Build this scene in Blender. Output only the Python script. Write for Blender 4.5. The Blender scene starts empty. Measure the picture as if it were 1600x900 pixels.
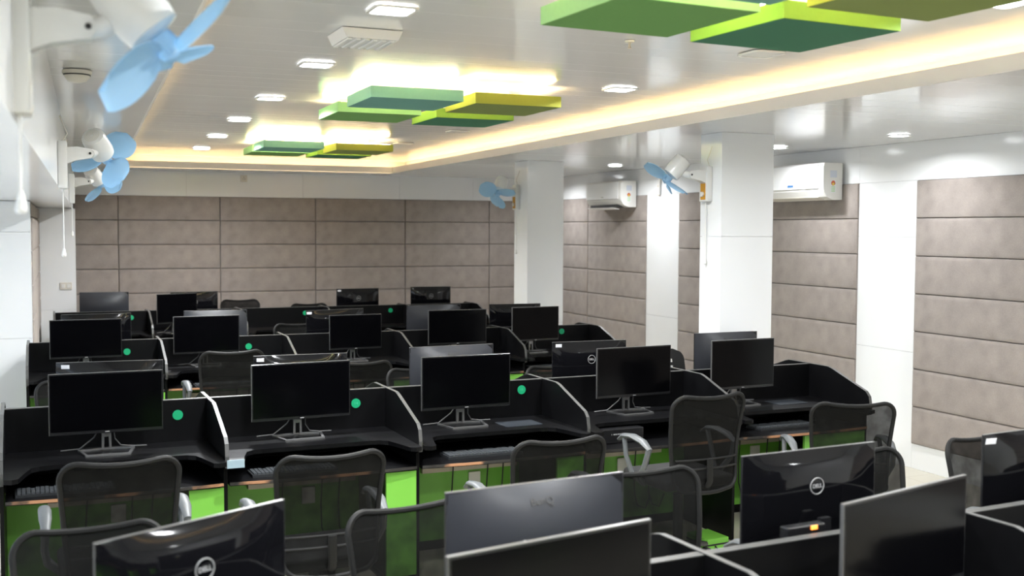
import bpy, bmesh, math, random
from mathutils import Vector, Matrix
random.seed(7)
SC = bpy.context.scene
COL = SC.collection
R = math.radians

# ------------------------------------------------------------------ camera
def look(yaw, pitch, roll):
    f = Vector((math.sin(yaw)*math.cos(pitch), math.cos(yaw)*math.cos(pitch), math.sin(pitch)))
    r = Vector((math.cos(yaw), -math.sin(yaw), 0)); u = r.cross(f)
    r2 = r*math.cos(roll)+u*math.sin(roll); u2 = u*math.cos(roll)-r*math.sin(roll)
    return Matrix((r2, u2, -f)).transposed()
cam = bpy.data.cameras.new('camera'); camo = bpy.data.objects.new('camera', cam); COL.objects.link(camo)
cam.sensor_width = 36.0; cam.lens = 1713.0*36/1600
camo.matrix_world = Matrix.Translation((0, 0, 1.896)) @ look(.38981, -.05308, .00394).to_4x4()
cam.clip_start = .05
cam.dof.use_dof = True; cam.dof.focus_distance = 6.6; cam.dof.aperture_fstop = 2.8
SC.camera = camo

# ------------------------------------------------------------------ world, exposure
W = bpy.data.worlds.new('world'); SC.world = W; W.use_nodes = True
W.node_tree.nodes['Background'].inputs[0].default_value = (.74, .86, 1.0, 1)
W.node_tree.nodes['Background'].inputs[1].default_value = 1.9
SC.view_settings.view_transform = 'Standard'; SC.view_settings.look = 'None'
SC.view_settings.gamma = 1; SC.view_settings.use_curve_mapping = False
SC.view_settings.exposure = 0.5
LAMP_W = 40.0        # each ceiling downlight
COVE_E = 17.0        # warm strip in the ceiling cove
TILE_E = 42.0        # warm strips above the green ceiling tiles

# ------------------------------------------------------------------ materials
def nodes(name):
    m = bpy.data.materials.new(name); m.use_nodes = True
    return m, m.node_tree.nodes, m.node_tree.links, m.node_tree.nodes['Principled BSDF']
def pm(name, col, rough=.5, metal=0., spec=.5, noise=0., nscale=40., bump=0., coat=0., alpha=1., emit=None, estr=0.):
    m, N, L, b = nodes(name)
    b.inputs['Base Color'].default_value = (*col, 1); b.inputs['Roughness'].default_value = rough
    b.inputs['Metallic'].default_value = metal; b.inputs['Specular IOR Level'].default_value = spec
    b.inputs['Coat Weight'].default_value = coat; b.inputs['Coat Roughness'].default_value = .05
    b.inputs['Alpha'].default_value = alpha
    if emit:
        b.inputs['Emission Color'].default_value = (*emit, 1); b.inputs['Emission Strength'].default_value = estr
    tc = N.new('ShaderNodeTexCoord'); nz = N.new('ShaderNodeTexNoise'); nz.inputs['Scale'].default_value = nscale
    nz.inputs['Detail'].default_value = 4
    L.new(tc.outputs['Object'], nz.inputs['Vector'])
    if noise:
        mx = N.new('ShaderNodeMix'); mx.data_type = 'RGBA'
        mx.inputs[6].default_value = (*[c*(1-noise) for c in col], 1); mx.inputs[7].default_value = (*[min(1, c*(1+noise)) for c in col], 1)
        L.new(nz.outputs['Fac'], mx.inputs[0]); L.new(mx.outputs[2], b.inputs['Base Color'])
    if bump:
        bp = N.new('ShaderNodeBump'); bp.inputs['Strength'].default_value = bump; bp.inputs['Distance'].default_value = .002
        L.new(nz.outputs['Fac'], bp.inputs['Height']); L.new(bp.outputs[0], b.inputs['Normal'])
    return m
def fabric_mat(name, col, weave=420.):
    m, N, L, b = nodes(name)
    tc = N.new('ShaderNodeTexCoord')
    n1 = N.new('ShaderNodeTexNoise'); n1.inputs['Scale'].default_value = 7; n1.inputs['Detail'].default_value = 3
    n2 = N.new('ShaderNodeTexNoise'); n2.inputs['Scale'].default_value = weave; n2.inputs['Detail'].default_value = 2
    v = N.new('ShaderNodeTexVoronoi'); v.inputs['Scale'].default_value = 8; v.feature = 'SMOOTH_F1'
    for t in (n1, n2, v): L.new(tc.outputs['Object'], t.inputs['Vector'])
    r = N.new('ShaderNodeMapRange'); r.inputs[1].default_value = .0; r.inputs[2].default_value = .45; r.inputs[3].default_value = .86; r.inputs[4].default_value = 1.
    L.new(v.outputs['Distance'], r.inputs[0])
    a = N.new('ShaderNodeMapRange'); a.inputs[1].default_value = .3; a.inputs[2].default_value = .7; a.inputs[3].default_value = .9; a.inputs[4].default_value = 1.08
    L.new(n1.outputs['Fac'], a.inputs[0])
    c = N.new('ShaderNodeMapRange'); c.inputs[1].default_value = .3; c.inputs[2].default_value = .7; c.inputs[3].default_value = .82; c.inputs[4].default_value = 1.16
    L.new(n2.outputs['Fac'], c.inputs[0])
    m1 = N.new('ShaderNodeMath'); m1.operation = 'MULTIPLY'; m2 = N.new('ShaderNodeMath'); m2.operation = 'MULTIPLY'
    L.new(r.outputs[0], m1.inputs[0]); L.new(a.outputs[0], m1.inputs[1]); L.new(m1.outputs[0], m2.inputs[0]); L.new(c.outputs[0], m2.inputs[1])
    mx = N.new('ShaderNodeVectorMath'); mx.operation = 'SCALE'; mx.inputs[0].default_value = col
    L.new(m2.outputs[0], mx.inputs['Scale']); L.new(mx.outputs[0], b.inputs['Base Color'])
    b.inputs['Roughness'].default_value = .9; b.inputs['Specular IOR Level'].default_value = .15
    b.inputs['Sheen Weight'].default_value = .2
    bp = N.new('ShaderNodeBump'); bp.inputs['Strength'].default_value = .25; bp.inputs['Distance'].default_value = .001
    L.new(n2.outputs['Fac'], bp.inputs['Height']); L.new(bp.outputs[0], b.inputs['Normal'])
    return m
def net_mat(name, col, see):
    m, N, L, b = nodes(name)
    b.inputs['Base Color'].default_value = (*col, 1); b.inputs['Roughness'].default_value = .6; b.inputs['Specular IOR Level'].default_value = .08
    tc = N.new('ShaderNodeTexCoord'); nz = N.new('ShaderNodeTexNoise'); nz.inputs['Scale'].default_value = 14
    L.new(tc.outputs['Object'], nz.inputs['Vector'])
    r = N.new('ShaderNodeMapRange'); r.inputs[1].default_value = .35; r.inputs[2].default_value = .65; r.inputs[3].default_value = 1-see-.025; r.inputs[4].default_value = 1-see+.025
    L.new(nz.outputs['Fac'], r.inputs[0]); L.new(r.outputs[0], b.inputs['Alpha'])
    return m
def floor_mat():
    m, N, L, b = nodes('cream_floor_tile')
    tc = N.new('ShaderNodeTexCoord'); br = N.new('ShaderNodeTexBrick'); br.offset = 0; br.inputs['Scale'].default_value = 1
    br.inputs['Brick Width'].default_value = .6; br.inputs['Row Height'].default_value = .6; br.inputs['Mortar Size'].default_value = .0018
    br.inputs['Color1'].default_value = (.57, .53, .43, 1); br.inputs['Color2'].default_value = (.59, .55, .45, 1); br.inputs['Mortar'].default_value = (.4, .36, .29, 1)
    L.new(tc.outputs['Object'], br.inputs['Vector']); L.new(br.outputs['Color'], b.inputs['Base Color'])
    b.inputs['Roughness'].default_value = .16
    return m
def worn_mat():
    m, N, L, b = nodes('worn_tray_edging')
    tc = N.new('ShaderNodeTexCoord'); oi = N.new('ShaderNodeObjectInfo'); ad = N.new('ShaderNodeVectorMath'); ad.operation = 'ADD'
    mu = N.new('ShaderNodeVectorMath'); mu.operation = 'SCALE'; mu.inputs['Scale'].default_value = .37
    L.new(oi.outputs['Location'], mu.inputs[0]); L.new(tc.outputs['Object'], ad.inputs[0]); L.new(mu.outputs[0], ad.inputs[1])
    nz = N.new('ShaderNodeTexNoise'); nz.inputs['Scale'].default_value = 3.2; nz.inputs['Detail'].default_value = 5
    L.new(ad.outputs[0], nz.inputs['Vector'])
    cr = N.new('ShaderNodeValToRGB'); cr.color_ramp.elements[0].position = .5; cr.color_ramp.elements[1].position = .56
    cr.color_ramp.elements[0].color = (.02, .018, .016, 1); cr.color_ramp.elements[1].color = (.40, .20, .10, 1)
    L.new(nz.outputs['Fac'], cr.inputs[0]); L.new(cr.outputs[0], b.inputs['Base Color']); b.inputs['Roughness'].default_value = .6
    return m
def blade_mat():
    m, N, L, b = nodes('blue_fan_plastic')
    b.inputs['Base Color'].default_value = (.54, .74, .89, 1); b.inputs['Roughness'].default_value = .2
    tr = N.new('ShaderNodeBsdfTranslucent'); tr.inputs[0].default_value = (.5, .75, .95, 1)
    tp = N.new('ShaderNodeBsdfTransparent'); tp.inputs[0].default_value = (.62, .82, 1, 1)
    m1 = N.new('ShaderNodeMixShader'); m1.inputs[0].default_value = .45; m2 = N.new('ShaderNodeMixShader'); m2.inputs[0].default_value = .30
    out = N['Material Output']
    L.new(b.outputs[0], m1.inputs[1]); L.new(tr.outputs[0], m1.inputs[2]); L.new(m1.outputs[0], m2.inputs[1]); L.new(tp.outputs[0], m2.inputs[2]); L.new(m2.outputs[0], out.inputs[0])
    return m
def glass_mat():
    m, N, L, b = nodes('window_glass')
    tp = N.new('ShaderNodeBsdfTransparent'); gl = N.new('ShaderNodeBsdfGlossy'); gl.inputs['Roughness'].default_value = .02
    mx = N.new('ShaderNodeMixShader'); mx.inputs[0].default_value = .08
    L.new(tp.outputs[0], mx.inputs[1]); L.new(gl.outputs[0], mx.inputs[2]); L.new(mx.outputs[0], N['Material Output'].inputs[0])
    return m
M = dict(
 white=pm('white_gloss_laminate', (.90, .91, .92), .13, noise=.02, nscale=3),
 plaster=pm('white_wall', (.88, .89, .90), .3, noise=.02, nscale=5),
 backing=pm('panel_backing', (.09, .075, .065), .9),
 fabric=fabric_mat('taupe_fabric', (.350, .306, .280)),
 pvc=pm('glossy_pvc_ceiling', (.80, .805, .80), .15, noise=.02, nscale=2, coat=.2),
 lip=pm('cove_lip_white', (.82, .79, .75), .4),
 floor=floor_mat(),
 black=pm('black_laminate', (.0035, .0035, .004), .36, noise=.25, nscale=30, spec=.15),
 edge=pm('grey_edge_band', (.075, .075, .072), .36, noise=.2, nscale=6),
 worn=worn_mat(),
 lime=pm('lime_laminate', (.165, .46, .055), .38, noise=.06, nscale=5),
 cream=pm('cream_plastic', (.62, .55, .45), .5),
 disc=pm('green_disc', (.0, .34, .14), .5),
 disctext=pm('disc_digits', (.08, .55, .30), .5),
 scr=pm('monitor_screen', (.0015, .0015, .002), .12, spec=.13),
 bez=pm('monitor_black_plastic', (.012, .012, .013), .22),
 gloss=pm('glossy_black_back', (.004, .004, .005), .06, spec=.38),
 grey=pm('satin_grey_back', (.032, .034, .040), .30, spec=.5),
 silver=pm('silver_metal', (.30, .30, .30), .32, metal=.85),
 logo=pm('logo_silver', (.34, .34, .34), .4),
 darktext=pm('logo_dark', (.03, .03, .03), .5),
 sticker=pm('white_sticker', (.85, .85, .88), .6),
 cable=pm('black_cable', (.015, .015, .015), .45),
 cableg=pm('grey_cable', (.10, .10, .10), .45),
 net=net_mat('black_chair_net', (.006, .006, .0056), .08),
 cframe=pm('charcoal_chair_frame', (.012, .012, .0116), .55, spec=.2, noise=.1),
 seat=pm('black_seat_fabric', (.02, .02, .02), .85, noise=.2, nscale=200, bump=.3),
 arm=pm('grey_armrest_plastic', (.10, .108, .112), .45),
 chrome=pm('dark_base_plastic', (.03, .03, .03), .35),
 keyb=pm('keyboard_black', (.022, .024, .026), .4),
 keys=pm('keycap_black', (.045, .05, .055), .45),
 wplast=pm('white_plastic', (.80, .79, .76), .28),
 wplast2=pm('ivory_plastic', (.74, .70, .62), .35),
 blade=blade_mat(),
 gold=pm('gold_label', (.62, .30, .03), .4), goldd=pm('dark_gold_print', (.16, .07, .01), .5),
 bluebadge=pm('blue_badge', (.05, .18, .42), .4), red=pm('label_red', (.6, .12, .04), .5), yellow=pm('label_yellow', (.75, .62, .10), .5), lgreen=pm('label_green', (.45, .70, .35), .5),
 dark=pm('dark_slot', (.02, .02, .02), .5),
 lens=pm('downlight_lens', (.9, .9, .9), .4, emit=(.93, .97, 1.0), estr=14),
 lensoff=pm('unlit_downlight_lens', (.82, .80, .76), .35),
 led=pm('cove_led', (1, .8, .5), .5, emit=(1.0, .69, .34), estr=COVE_E),
 tled=pm('tile_led', (1, .8, .5), .5, emit=(1.0, .72, .44), estr=TILE_E),
 orange=pm('orange_neon', (1, .3, .05), .4, emit=(1.0, .25, .04), estr=2.2),
 glass=glass_mat(),
 teal=pm('teal_felt', (.135, .33, .27), .85, noise=.06, nscale=60), teale=pm('teal_lit_side', (.36, .70, .46), .8, noise=.05, nscale=60),  # each felt's second, brighter colour has the LED glow painted in
 grn=pm('green_felt', (.13, .30, .075), .85, noise=.06, nscale=60), grne=pm('green_lit_side', (.40, .72, .30), .8, noise=.05, nscale=60),
 olv=pm('olive_felt', (.20, .25, .06), .85, noise=.06, nscale=60), olve=pm('olive_lit_side', (.42, .44, .055), .8, noise=.05, nscale=60),
 dkg=pm('dark_green_felt', (.035, .165, .085), .85, noise=.06, nscale=60), dkge=pm('dark_green_lit_side', (.25, .44, .055), .8, noise=.05, nscale=60),
)

# ------------------------------------------------------------------ mesh helpers
class MB:
    def __init__(s): s.v = []; s.f = []
    def add(s, vs, fs, mat=None):
        o = len(s.v)
        s.v += [tuple(mat @ Vector(p)) if mat else tuple(p) for p in vs]; s.f += [tuple(i+o for i in f) for f in fs]; return s
    def box(s, x0, x1, y0, y1, z0, z1, mat=None):
        vs = [(x, y, z) for z in (z0, z1) for y in (y0, y1) for x in (x0, x1)]
        return s.add(vs, [(0, 2, 3, 1), (4, 5, 7, 6), (0, 1, 5, 4), (2, 6, 7, 3), (0, 4, 6, 2), (1, 3, 7, 5)], mat)
    def rbox(s, x0, x1, y0, y1, z0, z1, r=.005, seg=2, mat=None):
        bm = bmesh.new(); bmesh.ops.create_cube(bm, size=1)
        for v in bm.verts: v.co = Vector((x0+(v.co.x+.5)*(x1-x0), y0+(v.co.y+.5)*(y1-y0), z0+(v.co.z+.5)*(z1-z0)))
        bmesh.ops.bevel(bm, geom=bm.edges[:], offset=r, segments=seg, profile=.5, affect='EDGES')
        bm.verts.index_update(); s.add([v.co.copy() for v in bm.verts], [[v.index for v in f.verts] for f in bm.faces], mat); bm.free(); return s
    def prism(s, poly, h0, h1, ax='z', mat=None):
        n = len(poly)
        def P(a, b, h): return {'z': (a, b, h), 'x': (h, a, b), 'y': (a, h, b)}[ax]
        vs = [P(a, b, h0) for a, b in poly]+[P(a, b, h1) for a, b in poly]
        fs = [tuple(range(n))[::-1], tuple(range(n, 2*n))]+[(i, (i+1) % n, n+(i+1) % n, n+i) for i in range(n)]
        return s.add(vs, fs, mat)
    def tube(s, path, r, n=8, closed=False, cap=True, rs=None, flat=1.):
        P = [Vector(p) for p in path]; k = len(P); vs = []; fs = []; up = None
        for i, p in enumerate(P):
            a = P[(i-1) % k] if (closed or i > 0) else p; b = P[(i+1) % k] if (closed or i < k-1) else p
            t = (b-a).normalized()
            if up is None:
                up = Vector((0, 0, 1)) if abs(t.z) < .9 else Vector((1, 0, 0))
            up = (up-t*up.dot(t)).normalized(); sd = t.cross(up)
            rr = rs[i] if rs else r
            for j in range(n):
                a2 = 2*math.pi*j/n; vs.append(p+sd*math.cos(a2)*rr+up*math.sin(a2)*rr*flat)
        m = k if closed else k-1
        for i in range(m):
            for j in range(n):
                a2 = i*n+j; b2 = i*n+(j+1) % n; c2 = ((i+1) % k)*n+(j+1) % n; d2 = ((i+1) % k)*n+j
                fs.append((a2, d2, c2, b2))
        if cap and not closed: fs += [tuple(range(n)), tuple(range((k-1)*n, k*n))[::-1]]
        return s.add(vs, fs)
    def cyl(s, p0, p1, r0, r1=None, n=16):
        return s.tube([p0, p1], r0, n, rs=[r0, r0 if r1 is None else r1])
    def lathe(s, prof, n=20, mat=None):
        vs = []; fs = []
        for r, z in prof:
            for j in range(n): vs.append((r*math.cos(2*math.pi*j/n), r*math.sin(2*math.pi*j/n), z))
        for i in range(len(prof)-1):
            for j in range(n): fs.append((i*n+j, i*n+(j+1) % n, (i+1)*n+(j+1) % n, (i+1)*n+j))
        fs += [tuple(range(n))[::-1], tuple(range((len(prof)-1)*n, len(prof)*n))]
        return s.add(vs, fs, mat)
    def mesh(s, name, mat, smooth=False):
        me = bpy.data.meshes.new(name); me.from_pydata([tuple(v) for v in s.v], [], s.f)
        bm = bmesh.new(); bm.from_mesh(me); bmesh.ops.recalc_face_normals(bm, faces=bm.faces[:]); bm.to_mesh(me); bm.free()
        me.materials.append(M[mat] if isinstance(mat, str) else mat)
        if smooth:
            me.polygons.foreach_set('use_smooth', [True]*len(me.polygons))
            try: me.set_sharp_from_angle(angle=R(38))
            except Exception: pass
        me.update(); return me
def ob(name, me, parent=None, loc=(0, 0, 0), rot=(0, 0, 0), scale=(1, 1, 1), label=None):
    o = bpy.data.objects.new(name, me); COL.objects.link(o)
    o.parent = parent; o.location = loc; o.rotation_euler = rot; o.scale = scale
    if label: o['label'] = label
    return o
def thing(name, label, cat, loc=(0, 0, 0), rz=0., group=None, scale=(1, 1, 1), me=None):
    o = ob(name, me, None, loc, (0, 0, rz), scale); o['label'] = label; o['category'] = cat
    if group: o['group'] = group
    return o
def struct(name, me, loc=(0, 0, 0), rz=0., label=None):
    o = ob(name, me, None, loc, (0, 0, rz)); o['kind'] = 'structure'
    if label: o['label'] = label
    return o
def text_mesh(body, size, mat, ext=.0006, bold=0.):
    cu = bpy.data.curves.new('t', 'FONT'); cu.body = body; cu.size = size; cu.extrude = ext; cu.align_x = 'CENTER'; cu.align_y = 'CENTER'; cu.offset = bold
    o = bpy.data.objects.new('t', cu); COL.objects.link(o)
    dg = bpy.context.evaluated_depsgraph_get(); me = bpy.data.meshes.new_from_object(o.evaluated_get(dg))
    bpy.data.objects.remove(o); bpy.data.curves.remove(cu); me.materials.clear(); me.materials.append(M[mat]); me.name = 'lettering'
    return me
NUM = ['leftmost', 'second', 'third', 'fourth', 'fifth']

# ------------------------------------------------------------------ room shell
ZL, ZM = 2.608, 2.76
KC = (2.76-1.896)/(2.83-1.896)   # the raised ceiling's layout, drawn up for 2.83, brought to its height           # lowered ceiling, raised ceiling
YF = -3.2                      # wall behind the camera
YB = 14.21
struct('floor', MB().box(-1.6, 6.6, YF-.2, 14.5, -.06, 0).mesh('floor', 'floor'), label='cream polished tile floor')

def cushion(w, h, t=.03):
    rings = [(0, 0), (.0015, t*.55), (.006, t*.82), (.016, t*.96), (.035, t)]
    vs = []; fs = []
    for ins, d in rings:
        x, z = w/2-ins, h/2-ins; vs += [(-x, -d, -z), (x, -d, -z), (x, -d, z), (-x, -d, z)]
    for k in range(len(rings)-1):
        for j in range(4): fs.append((k*4+j, k*4+(j+1) % 4, k*4+4+(j+1) % 4, k*4+4+j))
    b = (len(rings)-1)*4; fs.append((b, b+1, b+2, b+3))
    return MB().add(vs, fs).mesh('acoustic_panel', 'fabric', True)
CUSH = {}
def panel(parent, x, z, w, h=.298, rot=(0, 0, 0), loc=None):
    k = (round(w, 3), round(h, 3))
    if k not in CUSH: CUSH[k] = cushion(*k)
    return ob('acoustic_panel', CUSH[k], parent, loc or (x, 0, z), rot)

# back wall, local frame: x = X, y = 0 at wall face (facing -Y)
wb = struct('wall_back', MB().box(-1.6, 6.6, 0, .15, 0, 3.0).mesh('wall_back', 'plaster'), (0, YB, 0), label='back wall clad in taupe fabric panels under a white band')
ob('panel_backing', MB().box(.14, 6.3, -.004, .001, .1, 2.295).mesh('panel_backing', 'backing'), wb)
xs = [.14, .642, 1.852, 3.062, 4.273, 5.483, 6.20]
for a, b in zip(xs, xs[1:]):
    for r in range(7): panel(wb, (a+b)/2, 2.295-.3*r-.15, b-a-.003)
xs = [.10, 1.45, 2.9, 4.2, 5.25, 6.21]
for a, b in zip(xs, xs[1:]):
    ob('laminate_panel', MB().box(a+.0012, b-.0012, -.012, 0, 2.299, ZL).mesh('laminate_panel', 'white'), wb)
ob('skirting', MB().box(.14, 6.2, -.012, 0, 0, .19).mesh('skirting', 'white'), wb)

# right wall, local frame rotated a little; its face is local x = 0, panels face -X
wr = struct('wall_right', MB().box(.012, .16, YF, 14.4, 0, 3.0).mesh('wall_right', 'plaster'), (6.352, 0, 0), .01067, label='right wall of taupe fabric panels between white laminate strips')
def rpanels(y0, y1, seams=()):
    ob('panel_backing', MB().box(.006, .0125, y0, y1, .2, 2.3).mesh('panel_backing', 'backing'), wr)
    e = [y0, *seams, y1]
    for a, b in zip(e, e[1:]):
        for r in range(7): panel(wr, 0, 0, b-a-.003, .298, (0, 0, -math.pi/2), (.012, (a+b)/2, 2.30-.3*r-.15))
def rstrip(y0, y1, z0, z1):
    ob('laminate_panel', MB().box(0, .012, y0+.001, y1-.001, z0+.001, z1-.001).mesh('laminate_panel', 'white'), wr)
rpanels(11.096, 14.15, (12.567, 13.78)); rpanels(7.515, 10.391, (8.725, 9.93)); rpanels(4.42, 6.84, (5.63,)); rpanels(.4, 3.75, (1.6, 2.8))
for a, b in ((10.391, 11.096), (6.84, 7.515), (3.75, 4.42)):
    for z0, z1 in ((0, .93), (.93, 1.85), (1.85, 2.3)): rstrip(a, b, z0, z1)
for a, b in ((11.096, 14.15), (7.515, 10.391), (4.42, 6.84), (.4, 3.75)): rstrip(a, b, 0, .2)
for a, b in ((12.6, 14.15), (10.391, 12.6), (7.515, 10.391), (4.42, 7.515), (.4, 4.42)): rstrip(a, b, 2.3, ZL)
rstrip(YF, .4, 0, ZL)

# left side: window wall in a bay, then a thicker stretch with panels, then the corner pillar
wl = struct('wall_left', MB().box(-1.35, -1.2, YF, 14.4, 0, .95).box(-1.35, -1.2, YF, 14.4, 2.1, 3.0)
            .box(-1.35, -1.2, YF, -1.6, .95, 2.1).box(-1.35, -1.2, 9.4, 14.4, .95, 2.1).box(-1.35, -1.2, 3.6, 4.2, .95, 2.1).mesh('wall_left', 'plaster'), label='left wall with windows')
for n, (a, b) in enumerate(((-1.6, 3.6), (4.2, 9.4)), 1):
    fr = MB().box(-1.31, -1.25, a, b, .95, 1.0).box(-1.31, -1.25, a, b, 2.05, 2.1)
    k = 4
    for i in range(k+1):
        y = a+(b-a)*i/k; fr.box(-1.31, -1.25, max(a, y-.025), min(b, y+.025), 1.0, 2.05)
    w = struct('window_%d' % n, fr.mesh('window_frame', 'wplast'), label='white framed side window')
    for i in range(k):
        y0 = a+(b-a)*i/k; y1 = a+(b-a)*(i+1)/k
        ob('pane', MB().box(-1.283, -1.277, y0+.02, y1-.02, 1.0, 2.05).mesh('pane', 'glass'), w)
wl2 = struct('wall_left_inner', MB().box(-1.2, -.262, 10.17, 14.2, 0, 2.125).mesh('wall_left_inner', 'plaster'), label='thick left wall stretch with fabric panels')
for z0, z1 in ((0, .96), (.96, 1.86), (1.86, 2.12)):
    ob('laminate_panel', MB().box(-1.2, -.242, 10.15, 10.165, z0+.001, z1-.001).box(-.262, -.242, 10.165, 10.42, z0+.001, z1-.001).mesh('laminate_panel', 'white'), wl2)
ob('panel_backing', MB().box(-.263, -.258, 10.42, 13.68, .2, 2.12).mesh('panel_backing', 'backing'), wl2)
for a, b in ((10.425, 11.5), (11.5, 12.6), (12.6, 13.68)):
    for r in range(7):
        zt = 2.295-.3*r; zh = min(zt, 2.115)
        if zh-(zt-.3) > .05: panel(wl2, 0, 0, b-a-.003, zh-(zt-.3)-.002, (0, 0, math.pi/2), (-.26, (a+b)/2, (zh+zt-.3)/2))
pl = struct('wall_left_pillar', MB().box(-.262, .135, 13.70, 14.2, 0, 2.125).mesh('pillar_core', 'plaster'), label='white pillar in the far left corner')
for z0, z1 in ((0, .95), (.95, 1.86), (1.86, 2.12)):
    ob('laminate_panel', MB().box(-.258, .15, 13.685, 13.7, z0+.001, z1-.001).box(.135, .15, 13.7, 14.195, z0+.001, z1-.001).mesh('laminate_panel', 'white'), pl)
struct('wall_front', MB().box(-1.4, 6.6, -.15, 0, 0, 3.0).mesh('wall_front', 'plaster'), (0, YF, 0), label='white wall behind the viewer')
# beam along the left, slightly turned
BA = -.0198
bmo = struct('trim_beam', MB().box(-1.1, 0, YF+.01, 14.15, 2.125, 3.0).mesh('beam', 'white'), (-.14, 0, 0), BA, label='white beam carrying the wall fans on the left')

# pillars
def pillar(n, x0, x1, y0, y1, lab):
    p = struct('wall_pillar_%d' % n, MB().box(x0+.01, x1-.01, y0+.01, y1-.01, 0, ZL).mesh('pillar_core', 'plaster'), label=lab)
    for z0, z1 in ((0, .93), (.93, 1.852), (1.852, ZL)):
        z0 += .001; z1 -= .001
        ob('laminate_panel', MB().box(x0, x1, y0, y0+.01, z0, z1).mesh('laminate_panel', 'white'), p)
        ob('laminate_panel', MB().box(x0, x0+.01, y0+.0105, y1, z0, z1).mesh('laminate_panel', 'white'), p)
        ob('laminate_panel', MB().box(x1-.01, x1, y0+.0105, y1, z0, z1).mesh('laminate_panel', 'white'), p)
pillar(1, 4.447, 4.854, 10.41, 10.765, 'white square pillar farther back')
pillar(2, 4.432, 4.882, 6.80, 7.08, 'white square pillar nearer the camera')

# ceilings: planks across the room, each a piece of its own
XC, YC = 3.906, 13.46          # cove edges
def xl(y): return .347+.0209*y
cm = struct('ceiling', MB().box(-.3, 6.5, YF, 14.4, ZM+.03, ZM+.1).mesh('ceiling_slab', 'plaster'), label='raised glossy white plank ceiling with warm lit edge')
def plank(parent, x0, x1, y0, y1, z, tilt=0., name='ceiling_plank', xa=None):
    # cross-section with chamfered lower edges, long in x; xa(y) gives a slanted end
    c = .0008; prof = [(y0, z+.02), (y0, z+c), (y0+c, z), (y1-c, z), (y1, z+c), (y1, z+.02)]
    ym = (y0+y1)/2; pr = [(y, zz+(y-ym)*math.tan(tilt)) for y, zz in prof]; n = len(pr)
    def ex(x, y): return x(y) if callable(x) else x
    vs = [(ex(x0, y), y, zz) for y, zz in pr]+[(ex(x1, y), y, zz) for y, zz in pr]
    fs = [tuple(range(n))[::-1], tuple(range(n, 2*n))]+[(i, (i+1) % n, n+(i+1) % n, n+i) for i in range(n)]
    return ob(name, MB().add(vs, fs).mesh(name, 'pvc'), parent)
y = YF+.02; P = .2
while y < 13.66:
    plank(cm, 0.02, 4.12, y, min(y+P, 13.66), ZM, R(random.uniform(-.22, .22))); y += P
cl = struct('ceiling_lowered', MB().box(XC+.26, 6.5, YF, 14.4, ZL+.14, ZL+.2).mesh('ceiling_slab', 'plaster'), label='lowered white plank ceiling around the room')
y = YF+.02; P = .25
while y < 14.2:
    y1 = min(y+P, 14.2); t = R(random.uniform(-.15, .15))
    if y < YC-.1:
        plank(cl, XC, 6.39, y, y1, ZL, t); plank(cl, -.2, xl, y, y1, ZL, t)
    else:
        plank(cl, -.2, 6.39, max(y, YC), y1, ZL, t)
    y += P
# upright cove sides and lips
struct('trim_cove_right', MB().box(4.12, 4.14, YF, 13.68, ZL+.02, ZM+.03).mesh('trim', 'lip'))
struct('trim_cove_back', MB().box(-.1, 4.14, 13.66, 13.68, ZL+.02, ZM+.03).mesh('trim', 'lip'))
struct('trim_cove_left', MB().box(0.0, .02, YF, 13.68, ZL+.02, ZM+.03).mesh('trim', 'lip'))
l1 = struct('trim_1', MB().box(XC-.012, XC, YF, YC, ZL-.002, ZL+.072).mesh('trim', 'lip'), label='white lip of the ceiling cove on the right')
l2 = struct('trim_2', MB().box(xl(13.46), XC, YC-.012, YC, ZL-.002, ZL+.072).mesh('trim', 'lip'), label='white lip of the ceiling cove at the back')
l3 = struct('trim_3', MB().prism([(xl(YF), YF), (xl(YF)+.012, YF), (xl(YC)+.012, YC), (xl(YC), YC)], ZL-.002, ZL+.072).mesh('trim', 'lip'), label='white lip of the ceiling cove on the left')
ob('led_strip', MB().box(XC+.085, XC+.10, YF+.2, 13.5, ZL+.022, ZL+.03).mesh('led_strip', 'led'), l1)
ob('led_strip', MB().box(.75, XC+.05, YC+.09, YC+.105, ZL+.022, ZL+.03).mesh('led_strip', 'led'), l2)
ob('led_strip', MB().prism([(xl(YF+.2)-.10, YF+.2), (xl(YF+.2)-.085, YF+.2), (xl(13.4)-.085, 13.4), (xl(13.4)-.10, 13.4)], ZL+.022, ZL+.03).mesh('led_strip', 'led'), l3)

# ------------------------------------------------------------------ downlights
def rrect(w, h, r, n=5):
    out = []
    for cx, cy, a0 in ((w-r, h-r, 0), (-w+r, h-r, 90), (-w+r, -h+r, 180), (w-r, -h+r, 270)):
        out += [(cx+r*math.cos(R(a0+90*i/n)), cy+r*math.sin(R(a0+90*i/n))) for i in range(n+1)]
    return out
def ring_mesh(outer, inner, z0, z1):
    n = len(outer); vs = [(*p, z0) for p in outer]+[(*p, z0) for p in inner]+[(*p, z1) for p in outer]+[(*p, z1) for p in inner]; fs = []
    for i in range(n):
        j = (i+1) % n; fs += [(i, j, n+j, n+i), (2*n+i, 3*n+i, 3*n+j, 2*n+j), (i, 2*n+i, 2*n+j, j), (n+i, n+j, 3*n+j, 3*n+i)]
    return MB().add(vs, fs)
rim_sq = ring_mesh(rrect(.09, .09, .03), rrect(.076, .076, .024), -.009, 0).mesh('rim', 'wplast')
lens_sq = MB().prism(rrect(.0755, .0755, .0235), -.006, -.001).mesh('lens', 'lens')
lensoff = MB().prism(rrect(.0755, .0755, .0235), -.006, -.001).mesh('lens', 'lensoff')
circ = lambda r: [(r*math.cos(2*math.pi*i/28), r*math.sin(2*math.pi*i/28)) for i in range(28)]
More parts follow.
